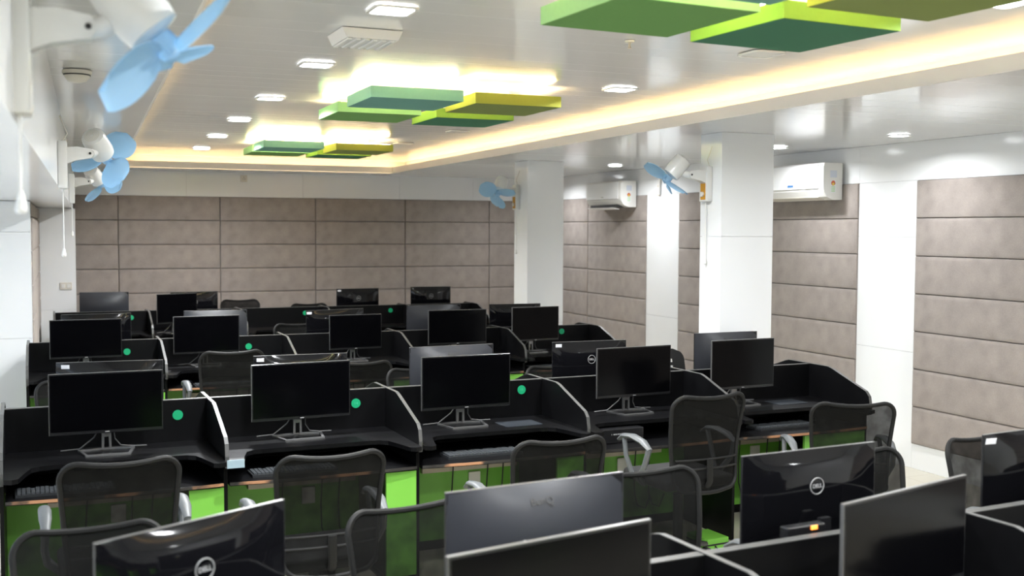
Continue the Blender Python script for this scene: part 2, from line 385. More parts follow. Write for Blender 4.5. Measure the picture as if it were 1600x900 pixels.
rim_r = ring_mesh(circ(.085), circ(.068), -.009, 0).mesh('rim', 'wplast'); lens_r = MB().prism(circ(.0675), -.006, -.001).mesh('lens', 'lens')
ld = bpy.data.lights.new('downlight_lamp', 'AREA'); ld.shape = 'DISK'; ld.size = .13; ld.energy = LAMP_W; ld.color = (.95, .975, 1.0); ld.spread = R(160)
ld2 = ld.copy(); ld2.energy = LAMP_W*.29
def downlight(x, y, z, lab, kind='sq', grp='ceiling downlights'):
    if kind != 'round': x *= KC; y *= KC
    t = thing('downlight' if kind != 'off' else 'unlit_downlight', lab, 'downlight', (x, y, z), 0, grp)
    ob('rim', rim_r if kind == 'round' else rim_sq, t); ob('lens', {'sq': lens_sq, 'round': lens_r, 'off': lensoff}[kind], t)
    if kind != 'off':
        l = bpy.data.objects.new('lamp', ld2 if kind == 'round' else ld); COL.objects.link(l); l.parent = t; l.location = (0, 0, -.012)
for i, (x, y) in enumerate(((1.312, 4.54), (1.347, 6.2), (1.39, 7.92), (1.422, 9.60), (1.47, 11.4), (1.52, 13.19))):
    downlight(x, y, ZM-.004, 'lit square downlight, %s from the camera in the left line of ceiling lights' % ['nearest', 'second', 'third', 'fourth', 'fifth', 'farthest'][i])
downlight(3.42, 6.47, ZM-.004, 'lit square downlight in the raised ceiling beside the middle green tile cluster')
downlight(2.66, 3.82, ZM-.004, 'lit downlight peeping between the tiles of the nearest green cluster')
downlight(3.55, 3.39, ZM-.004, 'lit downlight at the top edge right of the nearest green cluster')
for i, (x, y) in enumerate(((1.28, 2.85), (1.25, 1.2), (3.45, 1.2), (1.25, -1.0), (3.45, -1.0))):
    downlight(x, y, ZM-.004, 'lit square downlight '+('just above the frame in the left line', 'above the viewer in the left line', 'above the viewer in the right line', 'behind the viewer in the left line', 'behind the viewer in the right line')[i], grp='downlights outside the picture')
for x, y, lab in ((3.48, 9.84, 'unlit square downlight just past the middle green tile cluster'), (3.432, 11.46, 'unlit square downlight beside the farthest green tile cluster'), (3.415, 4.88, 'unlit square downlight just past the nearest green tile cluster')):
    downlight(x, y, ZM-.004, lab, 'off')
for x, y, lab in ((5.717, 6.43, 'round downlight in the lowered ceiling near the right edge'), (5.64, 7.80, 'round downlight partly behind the nearer white pillar'), (5.63, 10.74, 'round downlight above the farther air conditioner')):
    downlight(x, y, ZL-.004, lab, 'round')
for x, y, w_ in ((5.75, 4.2, 'just right of the frame'), (5.75, 1.8, 'beside the viewer'), (5.6, 12.9, 'hidden by the farther pillar'), (5.75, -.6, 'behind the viewer')):
    downlight(x, y, ZL-.004, 'round downlight in the lowered right ceiling, '+w_, 'round', 'downlights outside the picture')

# ------------------------------------------------------------------ green ceiling tiles
TW, TT = .555, .066
tile_me = {k: MB().rbox(-TW/2+.003, TW/2-.003, -TW/2+.003, TW/2-.003, 0, .02, .003, 1).mesh('felt_face', k) for k in ('teal', 'grn', 'olv', 'dkg')}
sq = lambda a: [(-a, -a), (a, -a), (a, a), (-a, a)]
edge_me = {k: ring_mesh(sq(TW/2), sq(TW/2-.02), .002, TT).mesh('led_lit_side', k) for k in ('teale', 'grne', 'olve', 'dkge')}  # tile sides, in lighter colours that stand in for LED light
strip_me = ring_mesh(sq(TW/2-.024), sq(TW/2-.036), TT-.004, TT+.003).mesh('led_strip', 'tled')
rod_me = MB().cyl((.1, .1, .02), (.1, .1, .16), .004, n=6).cyl((-.1, -.1, .02), (-.1, -.1, .16), .004, n=6).mesh('hanger', 'wplast')
def tile(k, x, y, rz, lab):
    t = thing('ceiling_tile', lab, 'ceiling tile', (x*KC, y*KC, 2.64), rz, 'square green felt tiles hung under the ceiling')
    ob('felt_face', tile_me[k], t); ob('led_lit_side', edge_me[k+'e'], t); ob('led_strip', strip_me, t); ob('hanger', rod_me, t, scale=(1, 1, (ZM-2.64)/.16))
names = {'teal': 'teal tile with mint LED glow coloured into its sides', 'grn': 'mid green tile with pale green LED glow coloured into its sides', 'olv': 'olive tile with yellow LED glow coloured into its sides', 'dkg': 'dark green tile with leaf green LED glow coloured into its sides'}
where = ['in the cluster nearest the camera', 'in the middle ceiling cluster', 'in the farthest ceiling cluster']
for c, (pos, rz) in enumerate(((dict(teal=(2.08, 3.0), grn=(2.08, 3.72), olv=(2.82, 3.02), dkg=(2.825, 3.82)), R(4)),
                              (dict(teal=(2.06, 6.86), grn=(2.07, 7.77), olv=(2.76, 6.91), dkg=(2.81, 7.85)), 0),
                              (dict(teal=(2.16, 11.28), grn=(2.16, 11.99), olv=(2.90, 11.35), dkg=(2.88, 12.14)), 0))):
    for k, (x, y) in pos.items(): tile(k, x, y, rz, names[k]+' '+where[c])

# ------------------------------------------------------------------ workstations
ROWS = {  # name: (x reference, spine y there, slope, divider x positions)
 5: (2.2, -.95, 0., [-.3, .71, 1.72, 2.73, 3.74, 4.75]),
 4: (2.0, 2.66, .075, [-.33, .67, 1.675, 2.71, 3.73, 4.74]),
 3: (2.2, 6.135, .028, [-.29, .72, 1.725, 2.73, 3.755, 4.775]),
 2: (2.2, 9.53, .012, [-.26, .735, 1.76, 2.77, 3.80, 4.74]),
 1: (2.2, 12.84, .012, [-.085, .877, 1.87, 2.865, 3.857, 4.74]),
}
RN = {5: 'row behind the viewer', 4: 'foreground row', 3: 'first full row', 2: 'second full row', 1: 'farthest row'}
def yr(row, x): xr, y0, m, _ = ROWS[row]; return y0+m*(x-xr)
ZP, ZD, ZT = .979, .757, .64
half = [(-.57, 0), (-.57, .70), (-.615, .715), (-.618, .77), (-.605, .83), (-.575, .86), (-.245, .970), (-.205, ZP)]
prof = half+[(-a, b) for a, b in half[::-1]]
div_me = MB().prism(prof, -.009, .009, 'x').mesh('divider', 'black')
eb = MB(); top = prof[2:-2]
for (a, b), (c, d) in zip(top, top[1:]):
    v = Vector((c-a, d-b)).normalized(); nx, nz = -v.y*.0025, v.x*.0025
    eb.add([(x, p, q) for x in (-.0095, .0095) for p, q in ((a, b), (c, d), (c+nx, d+nz), (a+nx, b+nz))], [(0, 1, 2, 3), (7, 6, 5, 4), (0, 4, 5, 1), (1, 5, 6, 2), (2, 6, 7, 3), (3, 7, 4, 0)])
dedge_me = eb.mesh('edging', 'edge')
disc_me = MB().cyl((0, 0, 0), (0, -.003, 0), .027, n=24).mesh('number_disc', 'disc')
DISCS = {3: [(.561, .898), (1.543, .901), (2.584, .921), (4.40, .937)], 2: [(.483, .883), (1.468, .889), (4.438, .922)], 1: [(.701, .907), (2.639, .909), (3.682, .914)], 4: [], 5: []}
txt = {0: None, 1: text_mesh('14', .022, 'disctext'), 2: text_mesh('15', .022, 'disctext')}
for row, (xr, y0, m, dv) in ROWS.items():
    a = math.atan(m); x0, x1 = dv[0], dv[-1]; L = (x1-x0)/math.cos(a)
    t = thing('desk_partition', {5: 'black desk partition of the row behind the viewer', 4: 'black desk partition with grey edge crossing the lower right foreground', 3: 'black desk partition of the first full row, with numbered green discs', 2: 'black desk partition of the second full row of desks', 1: 'black desk partition of the farthest row, near the back wall'}[row], 'partition', (x0, yr(row, x0), 0), a, 'black desk partitions')
    sp = ob('spine', MB().box(0, L, -.016, .016, 0, ZP-.001).mesh('spine', 'black'), t)
    ob('edging', MB().box(.0, L, -.0165, -.0015, ZP-.001, ZP+.002).mesh('edging', 'edge'), sp); ob('edging', MB().box(0, L, .0015, .0165, ZP-.001, ZP+.002).mesh('edging', 'edge'), sp)
    for x in dv:
        d = ob('divider', div_me, t, ((x-x0)/math.cos(a), 0, .003)); ob('edging', dedge_me, d)
    for i, (x, z) in enumerate(DISCS[row]):
        dd = ob('number_disc', disc_me, sp, ((x-x0), -.0165, z), label='round green number sticker')
        if row == 3 and txt.get(i): ob('digits', txt[i], dd, (0, -.003, 0), (R(90), 0, 0))
top_poly = [(-.49, -.018), (-.49, -.665), (-.455, -.68), (-.43, -.665), (-.395, -.52), (-.375, -.45), (-.34, -.42), (-.29, -.41), (.29, -.41), (.34, -.42), (.375, -.45), (.395, -.52), (.43, -.665), (.455, -.68), (.49, -.665), (.49, -.018)]
desk_top = MB().prism(top_poly, ZD-.022, ZD).mesh('desktop', 'black')
tray_poly = [(-.485, -.04), (-.485, -.60), (-.25, -.622), (0, -.628), (.25, -.622), (.485, -.60), (.485, -.04)]
tray_me = MB().prism(tray_poly, ZT-.018, ZT).mesh('keyboard_tray', 'black')
te = MB()
for (a, b), (c, d) in zip(tray_poly[1:5], tray_poly[2:6]):
    te.add([(x, yy, z) for z in (ZT-.014, ZT+.0005) for x, yy in ((a, b), (c, d), (c, d-.003), (a, b-.003))], [(0, 1, 2, 3), (7, 6, 5, 4), (0, 4, 5, 1), (1, 5, 6, 2), (2, 6, 7, 3), (3, 7, 4, 0)])
tray_edge = te.mesh('tray_edging', 'worn')
mod_me = MB().box(-.49, .49, -.034, -.018, .06, .56).mesh('modesty_panel', 'lime')
duct_me = MB().box(-.30, .30, -.07, -.035, .47, .52).mesh('cable_duct', 'cream')
sock_me = MB().rbox(.0, .075, -.046, -.0345, .355, .45, .004).mesh('socket_plate', 'wplast')
cab_me = MB().box(.325, .49, -.575, -.557, .05, .612).mesh('cabinet_front', 'lime')
cab5_me = MB().box(.02, .49, -.575, -.557, .05, .612).mesh('cabinet_front', 'lime')
cabs_me = MB().box(.325, .342, -.556, -.05, .05, .612).mesh('cabinet_side', 'black')
cab2 = MB(); random.seed(3)
for cx in (-.12, .1, .2):
    cab2.tube([(cx, -.09, .62), (cx+.004, -.088, .5), (cx-.004, -.085, .35), (cx+.003, -.08, .22), (cx+.03, -.075, .14), (cx+.08, -.08, .12), (cx+.12, -.075, .2)], .004, 6)
cab_cab = cab2.mesh('cable', 'cable', True)
DESK = {}
for row, (xr, y0, m, dv) in ROWS.items():
    a = math.atan(m)
    for i in range(5):
        x = (dv[i]+dv[i+1])/2; w = (dv[i+1]-dv[i]-.02)/.98
        for side in (0, 1):
            if (row == 4 and side == 0 and i in (0, 4)) or (row == 5 and side == 0): continue
            lab = 'black workstation desk, %s bay from the left, %s side of the %s' % (NUM[i], ('near', 'far')[side], RN[row])
            t = thing('workstation_desk', lab, 'desk', (x, yr(row, x), 0), a+side*math.pi, 'black workstation desks', (w, 1, 1))
            DESK[row, i, side] = t
            for nm, me in (('desktop', desk_top), ('keyboard_tray', tray_me), ('modesty_panel', mod_me), ('cable_duct', duct_me), ('socket_plate', sock_me), ('cabinet_front', cab_me), ('cabinet_side', cabs_me), ('cable', cab_cab)):
                if row == 3 and side == 0 and nm.startswith('cabinet'):
                    if i == 3: continue
                    if i == 4: me = cab5_me if nm == 'cabinet_front' else cabs_me
                o = ob(nm, me, t)
                if nm == 'keyboard_tray': ob('edging', tray_edge, o)

# ------------------------------------------------------------------ monitors
MW, MH, MZ = .545, .308, .105
y_f = -.05
def bulge(depth, ex, n=14, m=10):
    vs = []; fs = []
    for j in range(m+1):
        for i in range(n+1):
            u = -1+2*i/n; v = -1+2*j/m
            d = depth*(1-abs(u)**ex)*(1-abs(v)**ex)
            vs.append((u*MW/2, y_f+.012+d, MZ+MH/2+v*MH/2))
    for j in range(m):
        for i in range(n): fs.append((j*(n+1)+i, j*(n+1)+i+1, (j+1)*(n+1)+i+1, (j+1)*(n+1)+i))
    return MB().add(vs, fs)
bez_me = MB().rbox(-MW/2, MW/2, y_f, y_f+.0125, MZ, MZ+MH, .002, 1).mesh('bezel', 'bez')
topedge_me = MB().box(-MW/2+.001, MW/2-.001, y_f+.001, y_f+.0115, MZ+MH-.0005, MZ+MH+.0012).box(-MW/2-.001, -MW/2+.0008, y_f+.001, y_f+.0115, MZ+.002, MZ+MH).mesh('rim', 'silver')
scr_me = MB().box(-MW/2+.007, MW/2-.007, y_f-.0008, y_f+.001, MZ+.017, MZ+MH-.007).mesh('screen', 'scr')
chin_me = MB().box(-.011, .011, y_f-.001, y_f+.001, MZ+.006, MZ+.010).mesh('logo', 'logo')
back_dell = bulge(.030, 3.2).mesh('back_cover', 'gloss', True)
back_benq = bulge(.040, 2.0).mesh('back_cover', 'grey', True)
loop = [(-.14, .055), (-.108, -.11), (.108, -.11), (.14, .055), (.05, .075), (-.05, .075)]
lo = [Vector(p) for p in loop]
base_open = ring_mesh(loop, [(p[0]*.89, p[1]*.85-.002) for p in loop], 0, .009).mesh('stand_base', 'silver')
base_sq = MB().prism(rrect(.11, .085, .02), 0, .012).mesh('stand_base', 'bez')
neck_me = MB().prism([(-.024, 0), (-.022, .16), (.022, .16), (.024, 0), (.012, 0), (.011, .06), (-.011, .06), (-.012, 0)], .03, .046, 'y', Matrix.Translation((0, .01, .01))).mesh('stand_neck', 'silver')
neck_b = MB().box(-.02, .02, .02, .04, .01, .2).mesh('stand_neck', 'bez')
mc = MB(); mc.tube([(.03, .0, .14), (.04, .03, .06), (.07, .05, .02), (.13, .06, .01), (.2, .07, .006)], .0035, 6).tube([(-.03, .0, .14), (-.06, .04, .07), (-.13, .06, .012), (-.22, .07, .006)], .0035, 6)
mcab = mc.mesh('cable', 'cableg', True)
ring_l = MB().tube([(.027*math.cos(2*math.pi*i/28), 0, .027*math.sin(2*math.pi*i/28)) for i in range(28)], .0016, 6, True).mesh('logo_ring', 'logo', True)
dell_t = text_mesh('DELL', .0175, 'logo', bold=.0004); benq_t = text_mesh('BenQ', .030, 'darktext', bold=.0006)
stick_me = MB().box(-.021, .021, -.0008, .0008, -.0105, .0105).mesh('sticker', 'sticker')
dot_me = MB().cyl((0, -.002, 0), (0, .002, 0), .005, n=10).mesh('screw_cap', 'logo')
# id, row, bay, side, style, x, y, yaw(deg), width, top height, sticker, label
MON = [
 ('M31', 'd', 0, .199, 5.858, .9, .542, 1.17, 'black monitor on a silver open base, leftmost screen of the first full row'),
 ('M32', 'd', 0, 1.196, 5.911, 4.3, .546, 1.17, 'black monitor beside green disc 14, second screen of the first full row'),
 ('M33', 'd', 0, 2.155, 5.927, 3.5, .557, 1.17, 'black monitor in front of a grey backed one, third screen of the first full row'),
 ('M34', 'd', 0, 3.283, 5.98, 4.2, .542, 1.172, 'monitor with a dark grey glare on its screen, fourth of the first full row'),
 ('M35', 'd', 0, 4.10, 6.005, 4.3, .507, 1.188, 'monitor at the right end of the first full row, above keyboard and mouse'),
 ('M21', 'd', 0, .169, 9.31, .7, .535, 1.17, 'black monitor, leftmost screen of the second full row'),
 ('M22', 'd', 0, 1.103, 9.34, 3.0, .533, 1.172, 'black monitor in front of a silvery one, second screen of the second full row'),
 ('M23', 'd', 0, 2.34, 9.24, 3.2, .465, 1.158, 'small black monitor with bright top edge, third screen of the second full row'),
 ('M24', 'd', 0, 3.294, 9.30, 1.3, .558, 1.173, 'black monitor, fourth screen of the second full row'),
 ('M25', 'd', 0, 4.065, 9.31, 5, .492, 1.181, 'dark grey monitor by the farther pillar, right end of the second full row'),
 ('M11', 'd', 0, 1.15, 12.35, 18, .452, 1.19, 'small black monitor in the farthest row, left of a glossy monitor back'),
 ('B31', 'g', 1, .236, 6.36, -5, .55, 1.168, 'glossy monitor back with white sticker, over the leftmost screen of the first full row', -.225),
 ('B32', 'g', 1, 1.276, 6.34, -2.0, .54, 1.166, 'glossy black monitor back with white sticker, behind the screen beside green disc 14', -.235),
 ('B33', 'b', 1, 2.249, 6.47, 3.6, .564, 1.17, 'silver grey monitor back behind the third screen of the first full row'),
 ('B34', 'g', 1, 3.194, 6.44, -1.0, .532, 1.168, 'glossy black monitor back with round logo and white sticker, left of the grey glare screen', -.232),
 ('B35', 'b', 1, 4.37, 6.63, 1.7, .532, 1.172, 'dark grey monitor back in front of the nearer white pillar'),
 ('B21', 'g', 1, .262, 9.909, 3.1, .555, 1.17, 'glossy monitor back with light streaks behind the leftmost screen of the second full row'),
 ('B22', 'b', 1, 1.256, 9.99, -2.7, .542, 1.17, 'silvery monitor back behind the second screen of the second full row'),
 ('B23', 'g', 1, 2.272, 9.74, 12, .56, 1.17, 'glossy black monitor back with curved highlight, behind the small screen of the second full row', -.25),
 ('B24', 'b', 1, 3.304, 10.03, 8, .575, 1.17, 'silver grey monitor back behind the fourth screen of the second full row'),
 ('B25', 'g', 1, 4.106, 9.921, -3.4, .525, 1.17, 'glossy black monitor back just left of the farther white pillar'),
 ('B11', 'b', 1, .439, 13.258, -4.3, .525, 1.17, 'dark grey monitor back at the far left beside the corner pillar'),
 ('B12', 'g', 1, 1.404, 13.06, 8, .538, 1.167, 'glossy black monitor back with orange reflection, second in the farthest row'),
 ('B13', 'g', 1, 3.346, 13.127, 5.8, .542, 1.17, 'glossy black monitor back with round logo and sticker, third in the farthest row', -.24),
 ('B14', 'g', 1, 4.331, 13.27, -6, .515, 1.17, 'glossy black monitor back with round logo, rightmost in the farthest row'),
 ('N1', 'g', 1, .295, 2.80, 28, .545, 1.17, 'tilted glossy monitor back in the bottom left foreground'),
 ('N2', 'b', 1, 1.256, 2.867, 5.7, .583, 1.17, 'large grey monitor back in the bottom centre foreground'),
 ('N3', 'd', 0, 1.070, 2.323, 11.4, .592, 1.17, 'black screen with pale top edge at the bottom centre, nearest the camera'),
 ('N4', 'g', 1, 2.296, 2.977, 4.4, .570, 1.17, 'glossy black monitor back with round logo in the lower right foreground'),
 ('N5', 'd', 0, 2.199, 2.400, 15, .598, 1.17, 'glossy black screen at the bottom right reflecting a chair'),
 ('N6', 'g', 1, 3.330, 2.991, 6.5, .60, 1.17, 'glossy black monitor back with white sticker at the right edge', -.25),
]
for e in MON:
    idn, st, side, x, y, yaw, w, zt, lab = e[:9]; stk = e[9] if len(e) > 9 else None
    rz = R(yaw)+(math.pi if side else 0); sx = w/MW; sz = (zt-ZD)/(MZ+MH)
    off = Matrix.Rotation(rz, 3, 'Z') @ Vector((0, y_f, 0))
    t = thing('monitor', lab, 'monitor', (x-off.x, y-off.y, ZD+.0005), rz, 'office monitors', (sx, 1, sz))
    bz = ob('bezel', bez_me, t); ob('rim', topedge_me, bz)
    ob('screen', scr_me, t); ob('logo', chin_me, t)
    bk = ob('back_cover', back_benq if st == 'b' else back_dell, t)
    ob('stand_base', base_open if st == 'd' else base_sq, t); ob('stand_neck', neck_me if st == 'd' else neck_b, t); ob('cable', mcab, t)
    if st == 'g':
        yb = y_f+.0435; lx = .0 if idn != 'N4' else -.0
        lg = ob('logo_ring', ring_l, bk, (lx, yb, MZ+MH*.62)); ob('lettering', dell_t, lg, (0, .001, 0), (R(90), 0, math.pi))
    if st == 'b':
        ob('lettering', benq_t, bk, (0, y_f+.012+.040*(1-.68**2)+.0015, MZ+MH*.84), (R(66), 0, math.pi))
        if idn == 'N2':
            for dx in (-.06, .06): ob('screw_cap', dot_me, bk, (dx, y_f+.049, MZ+MH*.5))
    if stk:
        ob('sticker', stick_me, t, (-stk, y_f+.0215, MZ+MH-.022), (R(-10), 0, R(-10)))

# ------------------------------------------------------------------ keyboards, mouse and small desk items
kb = MB().prism([(-.22, -.07), (.22, -.07), (.222, .07), (-.222, .07)], 0, .014, 'z').mesh('case', 'keyb')
ky = MB()
for r in range(6):
    for c in range(21):
        if r == 5 and c % 4 == 3: continue
        ky.box(-.212+c*.0202, -.212+c*.0202+.0165, -.062+r*.0205, -.062+r*.0205+.0165, .0142, .021)
keys_me = ky.mesh('keycaps', 'keys')
for x, y, rz, lab in ((.0, 5.60, 2, 'black keyboard on the leftmost tray of the first full row'), (1.09, 5.63, 2, 'black keyboard on the second tray, behind a chair back'), (2.155, 5.685, 1, 'black keyboard on the third tray beside green cabinet fronts'), (4.25, 5.80, 5, 'black keyboard beside a mouse at the right end of the first full row'),
                      (4.11, 9.10, 3, 'black keyboard at the right end of the second full row'), (1.18, 8.99, 2, 'black keyboard in the second full row left of a chair'), (.15, 8.98, 0, 'black keyboard on the leftmost tray of the second full row'), (3.3, 9.05, 0, 'black keyboard under the fourth screen of the second full row')):
    t = thing('keyboard', lab, 'keyboard', (x, y, ZT+.0005), R(rz), 'black keyboards'); ob('case', kb, t); ob('keycaps', keys_me, t)
def mouse(x, y, lab):
    prof = []; vs = []; fs = []
    n, m = 14, 8
    for j in range(m+1):
        th = math.pi/2*j/m
        for i in range(n): a = 2*math.pi*i/n; vs.append((.031*math.cos(a)*math.cos(th)**.7, .052*math.sin(a)*math.cos(th)**.7, .036*math.sin(th)))
    for j in range(m):
        for i in range(n): fs.append((j*n+i, j*n+(i+1) % n, (j+1)*n+(i+1) % n, (j+1)*n+i))
    fs.append(tuple(range(n))[::-1])
    t = thing('mouse', lab, 'mouse', (x, y, ZT+.0005), .2); ob('shell', MB().add(vs, fs).mesh('shell', 'gloss', True), t)
    ob('wheel', MB().cyl((-.003, .028, .028), (.003, .028, .028), .008, n=10).mesh('wheel', 'cableg'), t); ob('cable', MB().tube([(0, .05, .008), (.01, .09, .004), (.05, .13, .004), (.1, .15, .004)], .002, 6).mesh('cable', 'cable', True), t)
mouse(4.57, 5.93, 'dark computer mouse right of the keyboard at the row end')
mouse(.93, 9.12, 'shiny mouse at the second bay of the second full row')
# small computer case with a bright badge under the fourth desktop
t = thing('computer_case', 'black computer case with silver badge under the fourth screen of the first full row', 'computer', (3.03, 5.78, ZT+.0005), .03)
ob('case', MB().rbox(-.16, .16, -.09, .09, 0, .085, .004).mesh('case', 'bez'), t)
bd = MB()
for i, wd in enumerate((.004, .012, .010, .011, .012, .010)): bd.box(-.06+i*.0135, -.06+i*.0135+wd, -.0915, -.0895, .050, .058)
ob('badge', bd.mesh('badge', 'logo'), t)
# tape on a desk wing, glossy mat
t = thing('paper_label', 'pale blue grey label stuck on the desk corner between first and second screens', 'label', (.768, 5.40, ZD+.004), .02, me=MB().rbox(-.042, .042, -.003, .0, -.03, .011, .001, 1).mesh('paper_label', pm('pale_blue_label', (.30, .40, .45), .5)))
t = thing('mouse_mat', 'dark slate mouse mat on the desk right of the third screen', 'mouse mat', (2.47, 5.90, ZD+.0005), .05, me=MB().prism(rrect(.12, .085, .015), 0, .003).mesh('mouse_mat', pm('mat_slate', (.03, .035, .042), .3)))
t = thing('mouse_mat', 'dark slate mouse mat on the desk at the right end of the first full row', 'mouse mat', (4.44, 6.0, ZD+.0005), .05, me=bpy.data.meshes['mouse_mat'])
# power outlet box with lit switch on the foreground partition
t = thing('switch_box', 'black switch box with glowing orange rocker on the foreground partition', 'switch box', (2.12, 2.735, .94), .08)
ob('case', MB().rbox(-.10, .05, -.016, .024, -.04, .055, .004).mesh('case', 'bez'), t); ob('rocker', MB().rbox(-.012, .012, -.021, -.0162, .042, .054, .001, 1).mesh('rocker', 'orange'), t)
t = thing('floor_box', 'lime green floor socket box under a chair at the fourth desk', 'socket box', (3.56, 5.56, 0), .1)
ob('case', MB().rbox(-.08, .08, -.1, .1, 0, .075, .004).mesh('case', 'lime'), t); ob('band', MB().box(-.081, .081, -.101, .101, .035, .045).mesh('band', 'dark'), t)
ob('cable', MB().tube([(-.02, -.1, .03), (-.04, -.16, .02), (0, -.2, .006), (.12, -.18, .006), (.3, -.05, .006), (.4, .15, .006)], .005, 6).mesh('cable', 'cable', True), t)

# ------------------------------------------------------------------ chairs
def outline(hw_t, hw_b, z0, z1, r, dip, n=7):
    pts = []
    def arc(cx, cz, a0, rr):
        for i in range(n+1):
            a = R(a0+90*i/n); pts.append([cx+rr*math.cos(a), cz+rr*math.sin(a)])
    arc(hw_t-r, z1-r, 0, r)
    for i in range(1, 6): u = 1-i/3.; pts.append([u*(hw_t-r), z1-dip*(1-u*u)])
    arc(-hw_t+r, z1-r, 90, r)
    for i in range(1, 5): u = i/5.; pts.append([-(hw_t+(hw_b-hw_t)*u), z1-r+(z0+r-z1+r)*u])
    arc(-hw_b+r, z0+r, 180, r)
    for i in range(1, 4): u = -1+i/2.; pts.append([u*(hw_b-r), z0-.012*(1-u*u)])
    arc(hw_b-r, z0+r, 270, r)
    for i in range(1, 5): u = i/5.; pts.append([hw_b+(hw_t-hw_b)*u, z0+r+(z1-2*r-z0)*u])
    return pts
def bend(x, z): return -.235+.62*x*x+.05*math.cos((z-.62)*4.2)-.05-.06*max(0, z-.7)
O = outline(.235, .205, .43, .95, .07, .014)
back_frame = MB().tube([(x, bend(x, z), z) for x, z in O], .0115, 8, True).mesh('back_frame', 'cframe', True)
vs = []; fs = []; n = len(O); cz = .68
for s in (.975, .8, .6, .4, .2):
    vs += [(x*s, bend(x*s, cz+(z-cz)*s), cz+(z-cz)*s) for x, z in O]
for k in range(4):
    for i in range(n): fs.append((k*n+i, k*n+(i+1) % n, (k+1)*n+(i+1) % n, (k+1)*n+i))
vs.append((0, bend(0, cz), cz)); fs += [(4*n+i, 4*n+(i+1) % n, len(vs)-1) for i in range(n)]
back_net = MB().add(vs, fs).mesh('back_net', 'net', True)
lumbar = MB()
for z in (.55, .60): lumbar.tube([(x, bend(x, z)-.012, z) for x in (-.2, -.13, -.06, 0, .06, .13, .2)], .006, 6)
lumbar_me = lumbar.mesh('lumbar_bar', 'cframe', True)
spine_me = MB().tube([(0, .05, .40), (0, -.12, .395), (0, -.215, .41), (0, -.262, .48), (0, -.262, .6)], .02, 8, flat=.6).mesh('back_support', 'cframe', True)
seat_me = MB().rbox(-.235, .235, -.19, .25, .425, .485, .025, 3).mesh('seat', 'seat', True)
col_me = MB().cyl((0, .03, .12), (0, .03, .42), .028, .028, 14).mesh('gas_column', 'chrome', True)
legs = []
for k in range(5):
    a = 2*math.pi*k/5+.3; c, s_ = math.cos(a), math.sin(a)
    legs.append((MB().tube([(0.02*c, .03+.02*s_, .12), (.15*c, .03+.15*s_, .105), (.27*c, .03+.27*s_, .075)], .02, 8, rs=[.024, .019, .014]).mesh('base_leg', 'chrome', True),
                 MB().cyl((.27*c-.018*s_, .03+.27*s_+.018*c, .0285), (.27*c+.018*s_, .03+.27*s_-.018*c, .0285), .028, n=12).cyl((.27*c, .03+.27*s_, .03), (.27*c, .03+.27*s_, .078), .006, n=6).mesh('caster', 'chrome', True)))
def armrest(s):
    x = .285*s
    m = MB().tube([(x, .20, .655), (x, .15, .685), (x, .06, .695), (x, -.04, .68), (x, -.11, .645)], .024, 10, rs=[.017, .024, .027, .026, .016], flat=.55)
    return m.mesh('armrest', 'arm', True)
def armpost(s):
    x = .285*s
    return MB().tube([(x, .15, .675), (x*1.02, .12, .58), (x*.98, .07, .48), (x*.8, .05, .43)], .014, 8).tube([(x, -.10, .648), (x*1.02, -.07, .56), (x*.98, .0, .48), (x*.8, .03, .43)], .016, 8).mesh('arm_post', 'arm', True)
ARM = {s: (armrest(s), armpost(s)) for s in (-1, 1)}
# a plastic back with slots for one chair
def slot_back():
    m = MB(); nx, nz = 15, 21; z0, z1 = .45, .95
    keep = {}
    def ins(x, z):
        dx = max(0, abs(x)-(.225-.08)); dz = max(0, z-(z1-.08)); return dx*dx+dz*dz <= .081**2 or dz == 0 and abs(x) <= .226
    for sgn in (0, .012):
        pass
    vs = []; idx = {}
    for j in range(nz):
        z = z0+(z1-z0)*j/(nz-1); hw = .225 if z < z1-.08 else (.145+math.sqrt(max(0, .08**2-(z-(z1-.08))**2)))
        for i in range(nx):
            u = -1+2*i/(nx-1); x = u*hw; idx[i, j] = len(vs); vs.append((x, bend(x, z), z))
    fs = []
    for j in range(nz-1):
        for i in range(nx-1):
            if j in (12, 14, 16) and 3 <= i <= 10: continue
            fs.append((idx[i, j], idx[i+1, j], idx[i+1, j+1], idx[i, j+1]))
    me = m.add(vs, fs).mesh('back_shell', 'cframe', True)
    return me
slotme = slot_back()
